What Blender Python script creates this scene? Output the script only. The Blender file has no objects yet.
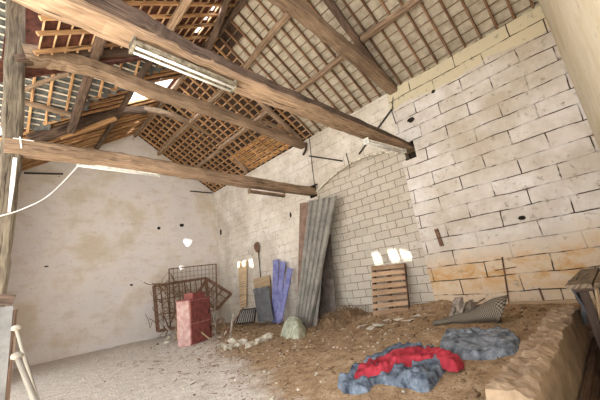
import bpy, bmesh, math, random
from mathutils import Vector, Matrix, noise
C = bpy.context.scene.collection
PI = math.pi
# ------------------------------------------------------------------ camera, sky, sun, exposure
YAW, PITCH, ROLL, FPX = 0.80301344, 0.25105681, -0.14094089, 307.727
fw = Vector((math.sin(YAW)*math.cos(PITCH), math.cos(YAW)*math.cos(PITCH), math.sin(PITCH)))
rt0 = Vector((math.cos(YAW), -math.sin(YAW), 0)); up0 = rt0.cross(fw)
rt = math.cos(ROLL)*rt0 + math.sin(ROLL)*up0
up = -math.sin(ROLL)*rt0 + math.cos(ROLL)*up0
cam = bpy.data.objects.new('camera', bpy.data.cameras.new('camera')); C.objects.link(cam)
cam.matrix_world = Matrix((( rt.x, up.x, -fw.x, 0), (rt.y, up.y, -fw.y, 0), (rt.z, up.z, -fw.z, 0), (0, 0, 0, 1)))
cam.data.sensor_width = 36; cam.data.lens = FPX/600*36; cam.data.clip_start = 0.02
bpy.context.scene.camera = cam
w = bpy.data.worlds.new('sky'); bpy.context.scene.world = w; w.use_nodes = True
w.node_tree.nodes['Background'].inputs[0].default_value = (0.93, 0.955, 1.0, 1)
w.node_tree.nodes['Background'].inputs[1].default_value = 2.2
SUNDIR = Vector((1, -.33, -1.52)).normalized()
sun = bpy.data.objects.new('sun', bpy.data.lights.new('sun', 'SUN')); C.objects.link(sun)
sun.rotation_euler = SUNDIR.to_track_quat('-Z', 'Y').to_euler(); sun.location = (-6, 8, 12)
sun.data.energy = 13.0; sun.data.angle = math.radians(.6); sun.data.color = (1, .97, .92)
vs = bpy.context.scene.view_settings
vs.view_transform = 'Standard'; vs.look = 'None'; vs.exposure = 1.2; vs.gamma = 1; vs.use_curve_mapping = False
bpy.context.scene.cycles.use_denoising = True
bpy.context.scene.cycles.max_bounces = 10
bpy.context.scene.cycles.diffuse_bounces = 7

def ray(px, py): return rt*((px-300)/FPX) - up*((py-200)/FPX) + fw
def at(px, py, ax, v):
    d = ray(px, py); return d*(v/d[ax])
# ------------------------------------------------------------------ ground height
def sm(t):
    t = max(0., min(1., t)); return t*t*(3-2*t)
def ground(x, y, rough=True):
    h = -1.5 + .35*sm((8-y)/6.)*sm((x-1)/4.)
    if rough:
        a = .35+.65*sm((x-1.5)/3.)
        h += a*(.045*noise.noise(Vector((x*.9, y*.9, 0))) + .03*noise.noise(Vector((x*3, y*3, 5))) + .016*noise.noise(Vector((x*9, y*9, 9))))
        # mound of spoil along the foot of the block wall
        d = 8.25-x
        if 0 <= d < 1.6: h += .16*sm(1-d/1.2)*sm((8-y)/1.)*sm((y-2.6)/1.)*(1+.6*noise.noise(Vector((x*2.5, y*2.5, 3))))
    if x > 2.76 and y < .80: h -= .75*sm((.80-y)/.06)*sm((x-2.76)/.05)
    return h
def G(px, py, lift=0):
    d = ray(px, py); z = -1.4
    for _ in range(12):
        p = d*(z/d.z); z = ground(p.x, p.y) + lift
    return d*(z/d.z)
# ------------------------------------------------------------------ helpers
def lin(h):
    h = h.lstrip('#'); o = []
    for i in (0, 2, 4):
        c = int(h[i:i+2], 16)/255; o.append(c/12.92 if c <= .04045 else ((c+.055)/1.055)**2.4)
    return (*o, 1)
class N:
    def __init__(s, name, rough=.85):
        s.m = bpy.data.materials.new(name); s.m.use_nodes = True; s.t = s.m.node_tree
        s.b = s.t.nodes['Principled BSDF']; s.b.inputs['Roughness'].default_value = rough
        s.b.inputs['Specular IOR Level'].default_value = .25
    def n(s, t, **k):
        x = s.t.nodes.new(t)
        for a, b in k.items(): setattr(x, a, b)
        return x
    def l(s, a, b): s.t.links.new(a, b)
    def coord(s, kind='Object', scale=(1, 1, 1), loc=(0, 0, 0)):
        c = s.n('ShaderNodeTexCoord'); m = s.n('ShaderNodeMapping')
        m.inputs['Scale'].default_value = scale; m.inputs['Location'].default_value = loc
        s.l(c.outputs[kind], m.inputs[0]); return m.outputs[0]
    def noise(s, v, sc, det=5, rough=.6, dist=0):
        x = s.n('ShaderNodeTexNoise'); x.inputs['Scale'].default_value = sc; x.inputs['Detail'].default_value = det
        x.inputs['Roughness'].default_value = rough; x.inputs['Distortion'].default_value = dist
        s.l(v, x.inputs['Vector']); return x.outputs['Fac']
    def ramp(s, f, stops, interp='LINEAR'):
        r = s.n('ShaderNodeValToRGB'); e = r.color_ramp.elements; r.color_ramp.interpolation = interp
        while len(e) < len(stops): e.new(.5)
        for i, (p, c) in enumerate(stops):
            e[i].position = p; e[i].color = c if not isinstance(c, str) else lin(c)
        s.l(f, r.inputs[0]); return r.outputs[0]
    def mix(s, f, a, b, mode='MIX'):
        x = s.n('ShaderNodeMix', data_type='RGBA', blend_type=mode)
        for i, v in ((0, f), (6, a), (7, b)):
            if hasattr(v, 'is_linked'): s.l(v, x.inputs[i])
            else: x.inputs[i].default_value = (lin(v) if isinstance(v, str) else v)
        return x.outputs[2]
    def math(s, op, a, b=0, c=None):
        x = s.n('ShaderNodeMath', operation=op); x.use_clamp = op not in ('SUBTRACT', 'MULTIPLY_ADD', 'ABSOLUTE')
        for i, v in enumerate((a, b) if c is None else (a, b, c)):
            if hasattr(v, 'is_linked'): s.l(v, x.inputs[i])
            else: x.inputs[i].default_value = v
        return x.outputs[0]
    def bump(s, f, strength=.4, dist=.02):
        x = s.n('ShaderNodeBump'); x.inputs['Strength'].default_value = strength; x.inputs['Distance'].default_value = dist
        s.l(f, x.inputs['Height']); s.l(x.outputs[0], s.b.inputs['Normal'])
    def col(s, c): s.l(c, s.b.inputs['Base Color'])
W01 = ((0, 0, 0, 1), (1, 1, 1, 1))
def wood(name, dark, mid, light, rough=.8, crack=True, rnd=True):
    k = N(name, rough); u = k.coord('UV', (1.2, 14, 1)); 
    oi = k.n('ShaderNodeObjectInfo')
    f = k.noise(u, 2.2, 6, .65, .6); g = k.noise(k.coord('Object'), 1.3, 3)
    c = k.ramp(k.math('MULTIPLY_ADD', g, .45, k.math('MULTIPLY', f, .75)), [(.38, dark), (.58, mid), (.78, light)])
    cr = k.noise(k.coord('UV', (.7, 22, 1), (3, 3, 0)), 1.7, 3, .5, .8)
    crk = k.ramp(cr, [(.36, W01[0]), (.41, W01[1])])
    c = k.mix(crk, k.mix(.75, c, '#20160f'), c)
    if rnd:
        hs = k.n('ShaderNodeHueSaturation'); k.l(c, hs.inputs['Color'])
        v = k.math('MULTIPLY_ADD', oi.outputs['Random'], .45, .78); k.l(v, hs.inputs['Value']); c = hs.outputs[0]
    k.col(c); k.bump(k.mix(.5, f, crk), .6, .012); return k.m
def plain(name, c1, c2, sc=6, rough=.85, bump=.3, metal=0, dist=.01, lo=.35, hi=.65, kind='Object'):
    k = N(name, rough); f = k.noise(k.coord(kind), sc, 6, .65)
    k.col(k.ramp(f, [(lo, c1), (hi, c2)])); k.bump(f, bump, dist); k.b.inputs['Metallic'].default_value = metal; return k.m

class MB:
    def __init__(s): s.v = []; s.f = []; s.uv = []
    def face(s, idx, uv=None):
        s.f.append(tuple(idx)); s.uv.append(uv or [(s.v[i][0]+s.v[i][2]*.3, s.v[i][1]+s.v[i][2]) for i in idx])
    def add(s, verts, faces, uvs=None):
        b = len(s.v); s.v += [tuple(p) for p in verts]
        for i, f in enumerate(faces): s.face([b+j for j in f], uvs[i] if uvs else None)
        return s
    def box(s, a, b, w, h, upv=(0, 0, 1), taper=1, jit=0):     # a bar from a to b, w wide (sideways), h high
        return s.loft([a, b], [(w, h), (w*taper, h*taper)], upv, sides=4, jit=jit)
    def cuboid(s, lo, hi):
        c = (Vector(lo)+Vector(hi))/2
        return s.box((lo[0], c.y, c.z), (hi[0], c.y, c.z), hi[1]-lo[1], hi[2]-lo[2])
    def loft(s, pts, wh, upv=(0, 0, 1), sides=8, jit=0, roundness=.82, seed=0, closed=True):
        rnd = random.Random(seed); P = [Vector(p) for p in pts]; n = len(P)
        if not isinstance(wh, list): wh = [wh]*n
        b0 = len(s.v); L = 0; Ls = []
        for i, p in enumerate(P):
            if i: L += (p-P[i-1]).length
            Ls.append(L)
            d = (P[min(i+1, n-1)]-P[max(i-1, 0)]).normalized(); U = Vector(upv)
            if abs(d.dot(U)) > .98: U = Vector((1, 0, 0))
            S = d.cross(U).normalized(); U = S.cross(d)
            w_, h_ = wh[i]
            if sides == 4: prof = [(-.5, -.5), (.5, -.5), (.5, .5), (-.5, .5)]
            elif sides == 8:
                q = .5*roundness*.8; prof = [(-q, -.5), (q, -.5), (.5, -q), (.5, q), (q, .5), (-q, .5), (-.5, q), (-.5, -q)]
            else: prof = [(.5*math.cos(2*PI*k/sides), .5*math.sin(2*PI*k/sides)) for k in range(sides)]
            for (a, b) in prof:
                s.v.append(tuple(p + S*(a*w_+jit*rnd.uniform(-1, 1)) + U*(b*h_+jit*rnd.uniform(-1, 1))))
        per = 2*(wh[0][0]+wh[0][1])
        for i in range(n-1):
            for k in range(sides):
                k2 = (k+1) % sides; a = b0+i*sides
                s.face([a+k, a+k2, a+sides+k2, a+sides+k], [(Ls[i]+seed, k/sides*per), (Ls[i]+seed, (k+1)/sides*per), (Ls[i+1]+seed, (k+1)/sides*per), (Ls[i+1]+seed, k/sides*per)])
        if closed:
            s.face(list(range(b0, b0+sides))[::-1]); s.face(list(range(b0+(n-1)*sides, b0+n*sides)))
        return s
    def tube(s, pts, r, sides=8):
        rr = r if isinstance(r, list) else [r]*len(pts)
        return s.loft(pts, [(2*x, 2*x) for x in rr], sides=max(5, sides) if sides not in (4, 8) else 6)
    def build(s, name, mat, parent=None, smooth=False):
        me = bpy.data.meshes.new(name); me.from_pydata(s.v, [], s.f)
        ul = me.uv_layers.new(name='UVMap'); i = 0
        for uvs in s.uv:
            for q in uvs: ul.data[i].uv = q; i += 1
        me.materials.append(mat); me.validate()
        bm = bmesh.new(); bm.from_mesh(me); bmesh.ops.recalc_face_normals(bm, faces=bm.faces); bm.to_mesh(me); bm.free()
        if smooth:
            for p in me.polygons: p.use_smooth = True
        o = bpy.data.objects.new(name, me); C.objects.link(o)
        if parent: o.parent = parent; o.matrix_parent_inverse = parent.matrix_world.inverted() if False else Matrix.Translation(-Vector(parent.location)) if parent.type == 'EMPTY' else Matrix()
        return o
def tag(o, label, cat, group=None, kind=None):
    o['label'] = label; o['category'] = cat
    if group: o['group'] = group
    if kind: o['kind'] = kind
    return o
def struct(o): o['kind'] = 'structure'; return o
def thing(name, loc, label, cat, group=None):
    o = bpy.data.objects.new(name, None); C.objects.link(o); o.location = loc; o.empty_display_size = .1
    return tag(o, label, cat, group)
def sub(pts, n):
    out = []
    for i in range(len(pts)-1):
        a, b = Vector(pts[i]), Vector(pts[i+1])
        out += [a.lerp(b, k/n) for k in range(n)]
    return out+[Vector(pts[-1])]
def smooth_line(pts, n=6):
    P = [Vector(p) for p in pts]; P = [2*P[0]-P[1]]+P+[2*P[-1]-P[-2]]; out = []
    for i in range(1, len(P)-2):
        for k in range(n):
            t = k/n; a, b, c, d = P[i-1:i+3]
            out.append(.5*((2*b)+(c-a)*t+(2*a-5*b+4*c-d)*t*t+(3*b-a-3*c+d)*t**3))
    return out+[P[-2]]
def timber(name, pts, w_, h_, mat, label, cat='beam', group=None, seed=1, jit=.008, n=5, upv=(0, 0, 1), parent=None):
    P = smooth_line(pts, n); m = MB(); wh = []
    for i in range(len(P)):
        t = i/(len(P)-1); ww = w_ if not isinstance(w_, (list, tuple)) else w_[0]+(w_[1]-w_[0])*t
        hh = h_ if not isinstance(h_, (list, tuple)) else (h_[0]+(h_[1]-h_[0])*t if len(h_) == 2 else h_[int(t*(len(h_)-1))]*(1-(t*(len(h_)-1)) % 1)+h_[min(len(h_)-1, int(t*(len(h_)-1))+1)]*((t*(len(h_)-1)) % 1))
        k = 1+.05*math.sin(i*1.7+seed); wh.append((ww*k, hh*(2-k)))
    m.loft(P, wh, upv, 8, jit, seed=seed)
    o = m.build(name, mat, parent)
    return tag(o, label, cat, group) if parent is None else o
def boolean(o, cutters):
    for c in cutters:
        md = o.modifiers.new('b', 'BOOLEAN'); md.object = c; md.operation = 'DIFFERENCE'; md.solver = 'EXACT'; md.material_mode = 'TRANSFER'
    bpy.context.view_layer.update()
    dg = bpy.context.evaluated_depsgraph_get(); me = bpy.data.meshes.new_from_object(o.evaluated_get(dg))
    o.modifiers.clear(); o.data = me
    for c in cutters: bpy.data.objects.remove(c)
def prism_x(poly, x0, x1):      # polygon in (y,z) extruded along x
    m = MB(); n = len(poly)
    v = [(x0, y, z) for y, z in poly]+[(x1, y, z) for y, z in poly]
    m.add(v, [list(range(n))[::-1], list(range(n, 2*n))]+[[i, (i+1) % n, n+(i+1) % n, n+i] for i in range(n)]); return m
def prism_y(poly, y0, y1):
    m = MB(); n = len(poly)
    v = [(x, y0, z) for x, z in poly]+[(x, y1, z) for x, z in poly]
    m.add(v, [list(range(n)), list(range(n, 2*n))[::-1]]+[[i, (i+1) % n, n+(i+1) % n, n+i] for i in range(n)]); return m
def blob(mb, c, r, seed=0, sub_=2, flat=(1, 1, 1), amp=.35):
    bm = bmesh.new(); bmesh.ops.create_icosphere(bm, subdivisions=sub_, radius=1)
    for v in bm.verts:
        q = 1+amp*noise.noise(v.co*1.6+Vector((seed*7.3, seed, 0)))
        v.co = Vector((v.co.x*flat[0], v.co.y*flat[1], v.co.z*flat[2]))*r*q + Vector(c)
    mb.add([tuple(v.co) for v in bm.verts], [[v.index for v in f.verts] for f in bm.faces]); bm.free()
def inside(p, poly):
    c = False; n = len(poly)
    for i in range(n):
        a, b = poly[i], poly[i-1]
        if (a[1] > p[1]) != (b[1] > p[1]) and p[0] < (b[0]-a[0])*(p[1]-a[1])/(b[1]-a[1])+a[0]: c = not c
    return c
def edge_d(p, poly):
    m = 9
    for i in range(len(poly)):
        a, b = Vector(poly[i-1]), Vector(poly[i]); ab = b-a
        t = max(0, min(1, (Vector(p)-a).dot(ab)/max(ab.length_squared, 1e-9))); m = min(m, (Vector(p)-a-ab*t).length)
    return m
def heap(poly, H, foldf, step=.03, edge=.08, base=0, under=.02):  # a limp, folded or loose heap lying on the ground
    x0, x1 = min(p[0] for p in poly), max(p[0] for p in poly); y0, y1 = min(p[1] for p in poly), max(p[1] for p in poly)
    nx, ny = int((x1-x0)/step)+3, int((y1-y0)/step)+3; m = MB(); idx = {}
    def V(i, j):
        if (i, j) not in idx:
            x, y = x0+(i-1)*step, y0+(j-1)*step; ins = inside((x, y), poly); d = edge_d((x, y), poly) if ins else 0
            e = math.sqrt(sm(d/edge)); z = ground(x, y)+base*sm(d/.05)+(H+foldf(x, y))*e-under*(1-e) if ins else ground(x, y)-under
            idx[(i, j)] = len(m.v); m.v.append((x, y, z))
        return idx[(i, j)]
    for i in range(nx):
        for j in range(ny):
            if inside((x0+(i-.5)*step, y0+(j-.5)*step), poly): m.face([V(i, j), V(i+1, j), V(i+1, j+1), V(i, j+1)])
    return m
# ------------------------------------------------------------------ materials
def wall_blocks(name, bw, rh, base, base2, mortar, stain=None, cream=None, mort_sz=.012, off=(0, 0, 0), vis=(.42, .55), squash=1):
    k = N(name, .92); c = k.n('ShaderNodeTexCoord'); sep = k.n('ShaderNodeSeparateXYZ'); k.l(c.outputs['Object'], sep.inputs[0])
    cmb = k.n('ShaderNodeCombineXYZ'); k.l(sep.outputs['Y'], cmb.inputs[0]); k.l(sep.outputs['Z'], cmb.inputs[1])
    wv = k.n('ShaderNodeTexNoise'); wv.inputs['Scale'].default_value = 1.4; wv.inputs['Detail'].default_value = 4; k.l(cmb.outputs[0], wv.inputs['Vector'])
    mm = k.n('ShaderNodeVectorMath', operation='MULTIPLY_ADD'); k.l(wv.outputs['Color'], mm.inputs[0]); mm.inputs[1].default_value = (.09, .09, 0); k.l(cmb.outputs[0], mm.inputs[2])
    ad = k.n('ShaderNodeVectorMath', operation='ADD'); k.l(mm.outputs[0], ad.inputs[0]); ad.inputs[1].default_value = off
    br = k.n('ShaderNodeTexBrick'); br.inputs['Scale'].default_value = 1; br.inputs['Brick Width'].default_value = bw; br.inputs['Row Height'].default_value = rh
    br.inputs['Mortar Size'].default_value = mort_sz; br.inputs['Mortar Smooth'].default_value = .25; br.inputs['Bias'].default_value = 0
    br.inputs['Color1'].default_value = lin(base); br.inputs['Color2'].default_value = lin(base2); br.inputs['Mortar'].default_value = lin(base)
    br.offset = .5; k.l(ad.outputs[0], br.inputs['Vector'])
    ob = c.outputs['Object']
    blot = k.noise(ob, .8, 6, .7); fine = k.noise(ob, 7, 7, .7); big = k.noise(k.coord('Object', (1, 1, 1), (4, 4, 4)), .9, 3)
    col = k.mix(k.ramp(blot, [(.4, W01[0]), (.65, W01[1])]), br.outputs['Color'], '#b9ad9c')
    if cream:
        z = k.math('MULTIPLY_ADD', wv.outputs['Fac'], .5, sep.outputs['Z'])
        if isinstance(cream, tuple): col = k.mix(k.ramp(k.math('MULTIPLY', k.math('SUBTRACT', z, cream[1]-1), .5), [(.5, W01[0]), (.52, W01[1])]), col, cream[0])
    if stain:
        z = k.math('MULTIPLY_ADD', blot, 2.0, sep.outputs['Z'])
        f = k.ramp(k.math('MULTIPLY_ADD', z, -.5, .95+stain[1]*.5), [(.25, W01[0]), (.55, W01[1])])
        col = k.mix(k.math('MULTIPLY', f, .72), col, stain[0])
        st = k.ramp(k.noise(k.coord('Object', (1, 1, 1.8), (1, 0, 2)), 1.6, 7, .75, .2), [(.44, W01[0]), (.60, W01[1])])
        bd = k.math('MULTIPLY_ADD', k.math('ABSOLUTE', k.math('ADD', sep.outputs['Z'], .42) if False else k.math('MULTIPLY_ADD', sep.outputs['Z'], 1.0, .42)), -2.2, 1.15)
        st = k.math('ADD', k.math('MULTIPLY', st, bd), k.math('MULTIPLY', st, .12))
        col = k.mix(k.math('MULTIPLY', k.math('MULTIPLY', st, f), .75), col, stain[2])
        wh = k.ramp(k.noise(k.coord('Object', (1, 1, 1), (8, 3, 1)), 1.9, 5, .7), [(.52, W01[0]), (.62, W01[1])])
        col = k.mix(k.math('MULTIPLY', wh, k.math('MULTIPLY', f, .35)), col, '#cfc6b8')
    col = k.mix(k.ramp(fine, [(.30, W01[1]), (.42, W01[0])]), col, '#8f8370')
    sp = k.ramp(k.noise(ob, 16, 2), [(.70, W01[0]), (.74, W01[1])]); col = k.mix(k.math('MULTIPLY', sp, .55), col, '#6b5a48')
    mvis = k.ramp(k.noise(k.coord('Object', (1, 1, 1), (0, 5, 9)), 1.7, 3), [(vis[0], W01[0]), (vis[1], W01[1])])
    mv = k.math('MULTIPLY', br.outputs['Fac'], k.math('MULTIPLY_ADD', mvis, .78, .22))
    col = k.mix(mv, col, mortar)
    k.col(col)
    hgt = k.math('MULTIPLY_ADD', mv, -.6, k.math('MULTIPLY_ADD', fine, .3, .6)); k.bump(hgt, .7, .02); return k.m
M = {}
M['block'] = wall_blocks('whitewashed blocks', 1.25, .355, '#ddd8d2', '#d3ccc3', '#463a30', stain=('#c9b08c', .0, '#c08a42'), cream=('#cabfa2', 4.75), off=(.15, .13, 0), vis=(.44, .54), mort_sz=.013)
M['block2'] = wall_blocks('painted stone courses', .8, .30, '#ddd6ca', '#d6cdbd', '#9a8b78', off=(.3, .02, 0), vis=(.45, .6), mort_sz=.009)
M['infill'] = wall_blocks('concrete block infill', .50, .235, '#c3bcae', '#b2a999', '#6f6557', off=(.1, .05, 0), vis=(.3, .45), mort_sz=.009)
def plaster(name, a, b, c_, d):
    k = N(name, .93); o = k.coord('Object')
    f1 = k.noise(o, .55, 5, .6); f2 = k.noise(k.coord('Object', (1, 1, 2.2), (3, 1, 7)), 1.5, 7, .72); f3 = k.noise(o, 10, 6, .7)
    col = k.ramp(f1, [(.38, a), (.5, b), (.62, c_)])
    col = k.mix(k.math('MULTIPLY', k.ramp(f2, [(.5, W01[0]), (.72, W01[1])]), .6), col, d)
    col = k.mix(k.ramp(f3, [(.30, W01[1]), (.4, W01[0])]), col, '#85765f')
    sp = k.ramp(k.noise(k.coord('Object', (1, 1, 1.8), (5, 5, 5)), 3.4, 2), [(.72, W01[0]), (.75, W01[1])]); col = k.mix(k.math('MULTIPLY', sp, .6), col, '#5d4c3c')
    k.col(col); k.bump(k.math('MULTIPLY_ADD', f2, .7, k.math('MULTIPLY', f3, .3)), .6, .03); return k.m
M['plaster'] = plaster('old lime plaster', '#d8d1cb', '#ddd5cc', '#cfc2ae', '#c0ad93')
M['plaster2'] = plaster('cream render', '#cbbfa4', '#cfc5b0', '#c4b696', '#bba982')
# ground: pale floor left, some daylight painted in, brown earth to the right
k = N('earth floor', .97); o = k.coord('Object'); c = k.n('ShaderNodeTexCoord'); sp = k.n('ShaderNodeSeparateXYZ'); k.l(c.outputs['Object'], sp.inputs[0])
f1 = k.noise(o, 1.1, 7, .7); f2 = k.noise(o, 6, 7, .75); f3 = k.noise(o, 38, 5, .7)
pale = k.ramp(f2, [(.3, '#b0a698'), (.55, '#d3cbc0'), (.75, '#e3ddd4')]); brown = k.ramp(f2, [(.32, '#7f684e'), (.5, '#a58a6a'), (.7, '#c2ad90')])
# boundary runs from (2.2,4) to (5.6,10)
t = k.math('MULTIPLY_ADD', sp.outputs['X'], .55, k.math('MULTIPLY_ADD', sp.outputs['Y'], -.22, k.math('MULTIPLY_ADD', f1, 1.4, -.62-.25)))
col = k.mix(k.ramp(t, [(.35, W01[0]), (.75, W01[1])]), pale, brown)
col = k.mix(k.ramp(f3, [(.36, W01[1]), (.46, W01[0])]), col, '#5e4936'); col = k.mix(k.ramp(f3, [(.66, W01[0]), (.72, W01[1])]), col, '#cdbfa8')
yd = k.ramp(k.math('MULTIPLY_ADD', sp.outputs['X'], -.5, .3), [(.5, W01[0]), (.7, W01[1])]); col = k.mix(yd, col, '#d9d2c4')  # unseen yard outside made paler to bounce daylight indoors
k.col(col); k.bump(k.math('MULTIPLY_ADD', f2, .6, k.math('MULTIPLY', f3, .4)), .8, .03); M['earth'] = k.m
M['oak'] = wood('old oak beam', '#5d4a3a', '#87705a', '#a98f76', .8)
M['oak_grey'] = wood('weathered grey oak', '#3f372e', '#655b4d', '#877b68', .85)
M['oak_dark'] = wood('smoked brown oak', '#30261f', '#574538', '#7c6553', .8)
M['rafter'] = wood('brown rafter', '#4c3526', '#755640', '#94755a', .85)
M['rafter_o'] = wood('orange pine rafter', '#7a583a', '#ab8259', '#cda577', .8)
M['batten_o'] = wood('tan pine batten', '#92724f', '#bd9871', '#dbbb95', .8)
M['batten_w'] = wood('daylit pale batten', '#c2b29a', '#ded0ba', '#f2e8d8', .7)  # daylight caught by the battens is put into this pale tone
M['batten_d'] = wood('dark batten', '#463527', '#67503c', '#84694e', .85)
M['batten_n'] = wood('brown batten', '#54432f', '#7a6650', '#9c876c', .85)
M['smoke'] = wood('smoky dark oak', '#2b2420', '#4b3d34', '#6e5c4f', .85)
M['pole'] = wood('pale pole', '#7f776a', '#958d7f', '#a8a194', .8)
M['leaf'] = plain('dull grey metal', '#5c5b59', '#83817d', 3, .5, .1)
M['board_o'] = wood('orange eave board', '#946a3f', '#bf915c', '#dab280', .8)
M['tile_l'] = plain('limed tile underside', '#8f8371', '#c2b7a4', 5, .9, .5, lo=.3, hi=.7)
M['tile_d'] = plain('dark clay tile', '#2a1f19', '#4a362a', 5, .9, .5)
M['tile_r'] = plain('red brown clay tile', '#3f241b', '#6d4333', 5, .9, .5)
M['tile_g'] = plain('grey slate underside', '#3b3c3a', '#6a6a64', 5, .7, .4)
M['metal_w'] = plain('dusty white enamel', '#b9b7ae', '#efeee8', 9, .4, .1)
M['metal_rust'] = plain('rust on old enamel', '#43372c', '#9b927d', 12, .6, .2)
M['rust'] = plain('rusted iron', '#4e382c', '#8a6a54', 14, .85, .3)
M['iron'] = plain('black iron', '#2a2623', '#4a423b', 14, .7, .2)
M['white'] = plain('white plastic', '#d8d6d0', '#f4f3ef', 6, .5, .05)
M['sheet'] = plain('dull grey green sheet', '#74706a', '#989388', 3, .55, .1, metal=.2)
M['sheet_b'] = plain('rusty brown sheet', '#6c5445', '#8e7566', 4, .7, .2)
M['sheet_d'] = plain('dark sheet', '#4c433e', '#776c63', 4, .7, .2)
M['purple'] = plain('faded violet paint', '#5d5f8c', '#8a8cb8', 4, .6, .2)
M['slate'] = plain('grey slate sheet', '#505052', '#737475', 5, .7, .2)
M['board'] = wood('raw brown board', '#8d7458', '#b39a7a', '#cdb594', .85)
M['pallet'] = wood('pallet wood', '#7e634c', '#a5876a', '#c0a283', .9)
M['red'] = plain('worn red paint', '#6f3f3a', '#9f5a52', 7, .6, .2)
M['red_l'] = plain('chalky pink red paint', '#a06a62', '#c4918a', 7, .65, .2)
M['side_l'] = plain('flaked pink paint', '#ab7f76', '#cdb0a6', 7, .65, .2)
M['stone'] = plain('pale rubble', '#a89f8c', '#ddd6c6', 8, .95, .6, dist=.02)
M['stone_g'] = plain('greenish sack', '#8a8f78', '#c5c6b0', 9, .95, .6, dist=.02)
M['denim'] = plain('blue denim', '#2d343f', '#7c8793', 9, .95, .5, dist=.012)
M['denim_g'] = plain('grey blue canvas', '#484d53', '#8d9399', 9, .95, .5, dist=.012)
M['redcloth'] = plain('crimson cloth', '#7d2029', '#b93c48', 8, .9, .4, dist=.012)
M['curb'] = plain('earthy concrete', '#84705a', '#bba285', 5, .97, .9, dist=.03, lo=.3, hi=.7)
M['twig'] = plain('dry twigs', '#5e4a38', '#93795c', 9, .95, .5)
M['bark'] = plain('grey bark strips', '#6b6158', '#aa9e90', 9, .95, .5)
M['plank_g'] = wood('greyed bench plank', '#4a4035', '#6b5d4c', '#877763', .85)
M['paper'] = plain('scrap paper', '#b9b0a2', '#e3dccf', 5, .9, .2)
M['hole'] = plain('cavity shade', '#231c16', '#3a2f26', 5, .95, .2)  # near-black tone paints shade into the wall pits and gaps
k = N('woven cane', .9); wvt = k.n('ShaderNodeTexChecker'); wvt.inputs['Scale'].default_value = 1
k.l(k.coord('UV', (60, 40, 1)), wvt.inputs['Vector']); k.col(k.mix(wvt.outputs['Fac'], '#4f463c', '#8f8575')); k.bump(wvt.outputs['Fac'], .8, .01); M['woven'] = k.m
k = N('skylight sheet', .5); k.b.inputs['Base Color'].default_value = (.9, .93, 1, 1)
tr = k.n('ShaderNodeBsdfTranslucent'); tr.inputs[0].default_value = (.93, .96, 1, 1); mx = k.n('ShaderNodeMixShader'); mx.inputs[0].default_value = .85
k.l(k.b.outputs[0], mx.inputs[1]); k.l(tr.outputs[0], mx.inputs[2]); k.l(mx.outputs[0], k.t.nodes['Material Output'].inputs[0]); M['sky_sheet'] = k.m

# ------------------------------------------------------------------ setting: ground
XR, YF, YN, ZE, ZR, XL, XM = 8.245, 14.4, -.25, 5.15, 7.65, .45, 4.35
SL = (ZR-ZE)/(XM-XL)
def zR(x): return ZE+SL*(XR-x)
def zL(x): return ZE+SL*(x-XL)
def zC(y): return ZE+.68*(10.9-y)
def axis(lo, hi, fine_lo, fine_hi, s, S):
    a = []; x = lo
    while x < hi:
        a.append(x); x += s if fine_lo <= x < fine_hi else S
    return a+[hi]
xs = axis(-9, XR+.1, .4, 9, .07, .5); ys = axis(-6, YF+.1, .6, 14.6, .07, .4)
xs = sorted(set(xs+[2.75, 2.79, 2.83])); ys = sorted(set(ys+[.73, .76, .79, .82]))
m = MB()
for y in ys:
    for x in xs: m.v.append((x, y, ground(x, y)))
nx = len(xs)
for j in range(len(ys)-1):
    for i in range(nx-1): m.face([j*nx+i, j*nx+i+1, (j+1)*nx+i+1, (j+1)*nx+i])
struct(m.build('floor', M['earth'], smooth=True))
# ------------------------------------------------------------------ setting: walls
def cutbox(lo, hi):
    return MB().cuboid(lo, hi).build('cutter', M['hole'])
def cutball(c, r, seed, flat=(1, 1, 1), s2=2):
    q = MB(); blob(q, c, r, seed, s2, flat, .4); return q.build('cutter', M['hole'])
wr = prism_x([(-.5, -2.4), (3.66, -2.4), (3.66, ZE+.03), (-.5, ZE+.03)], XR, XR+.5).build('wall_right', M['block'])
boolean(wr, [cutbox((XR-.1, 3.22, 2.86), (XR+.4, 3.7, 3.36)), cutball((XR, 3.13, 3.97), .09, 1, (1, 1.3, .8)), cutball((XR, 2.35, 4.45), .05, 2), cutball((XR, 1.30, .645), .05, 3, (1, 1.5, 1))])
struct(wr)
arc = [(3.70, 3.20), (4.1, 3.40), (4.7, 3.52), (5.4, 3.52), (6.0, 3.42), (6.6, 3.25), (7.08, 3.05)]
arc = [(p.x, p.y) for p in smooth_line([(a, b, 0) for a, b in arc], 4)]
wl = prism_x([(3.66, -2), (3.66, 3.16)]+arc+[(7.08, -2), (14.9, -2), (14.9, ZE), (3.66, ZE)][0:0]+[(7.08, -2), (YF+.4, -2), (YF+.4, ZE), (3.661, ZE), (3.661, 3.18)], XR+.012, XR+.5)
# (outline: arch head, jamb, base, far corner, eave)
wl = prism_x(arc+[(7.08, -2), (YF+.4, -2), (YF+.4, ZE), (3.66, ZE), (3.66, 3.19)], XR+.012, XR+.5).build('wall_right_far', M['block2'])
boolean(wl, [cutball((XR, 8.6, 2.5), .08, 4, (1, .8, 1.3)), cutball((XR, 13.9, 2.9), .09, 10, (1, 1, 1.8)), cutbox((XR-.1, 6.98, 2.84), (XR+.3, 7.42, 3.3))])
struct(wl)
struct(prism_x([(3.6, -2), (7.2, -2), (7.2, 3.6), (3.6, 3.6)], XR+.16, XR+.45).build('wall_right_infill', M['infill']))
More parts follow.
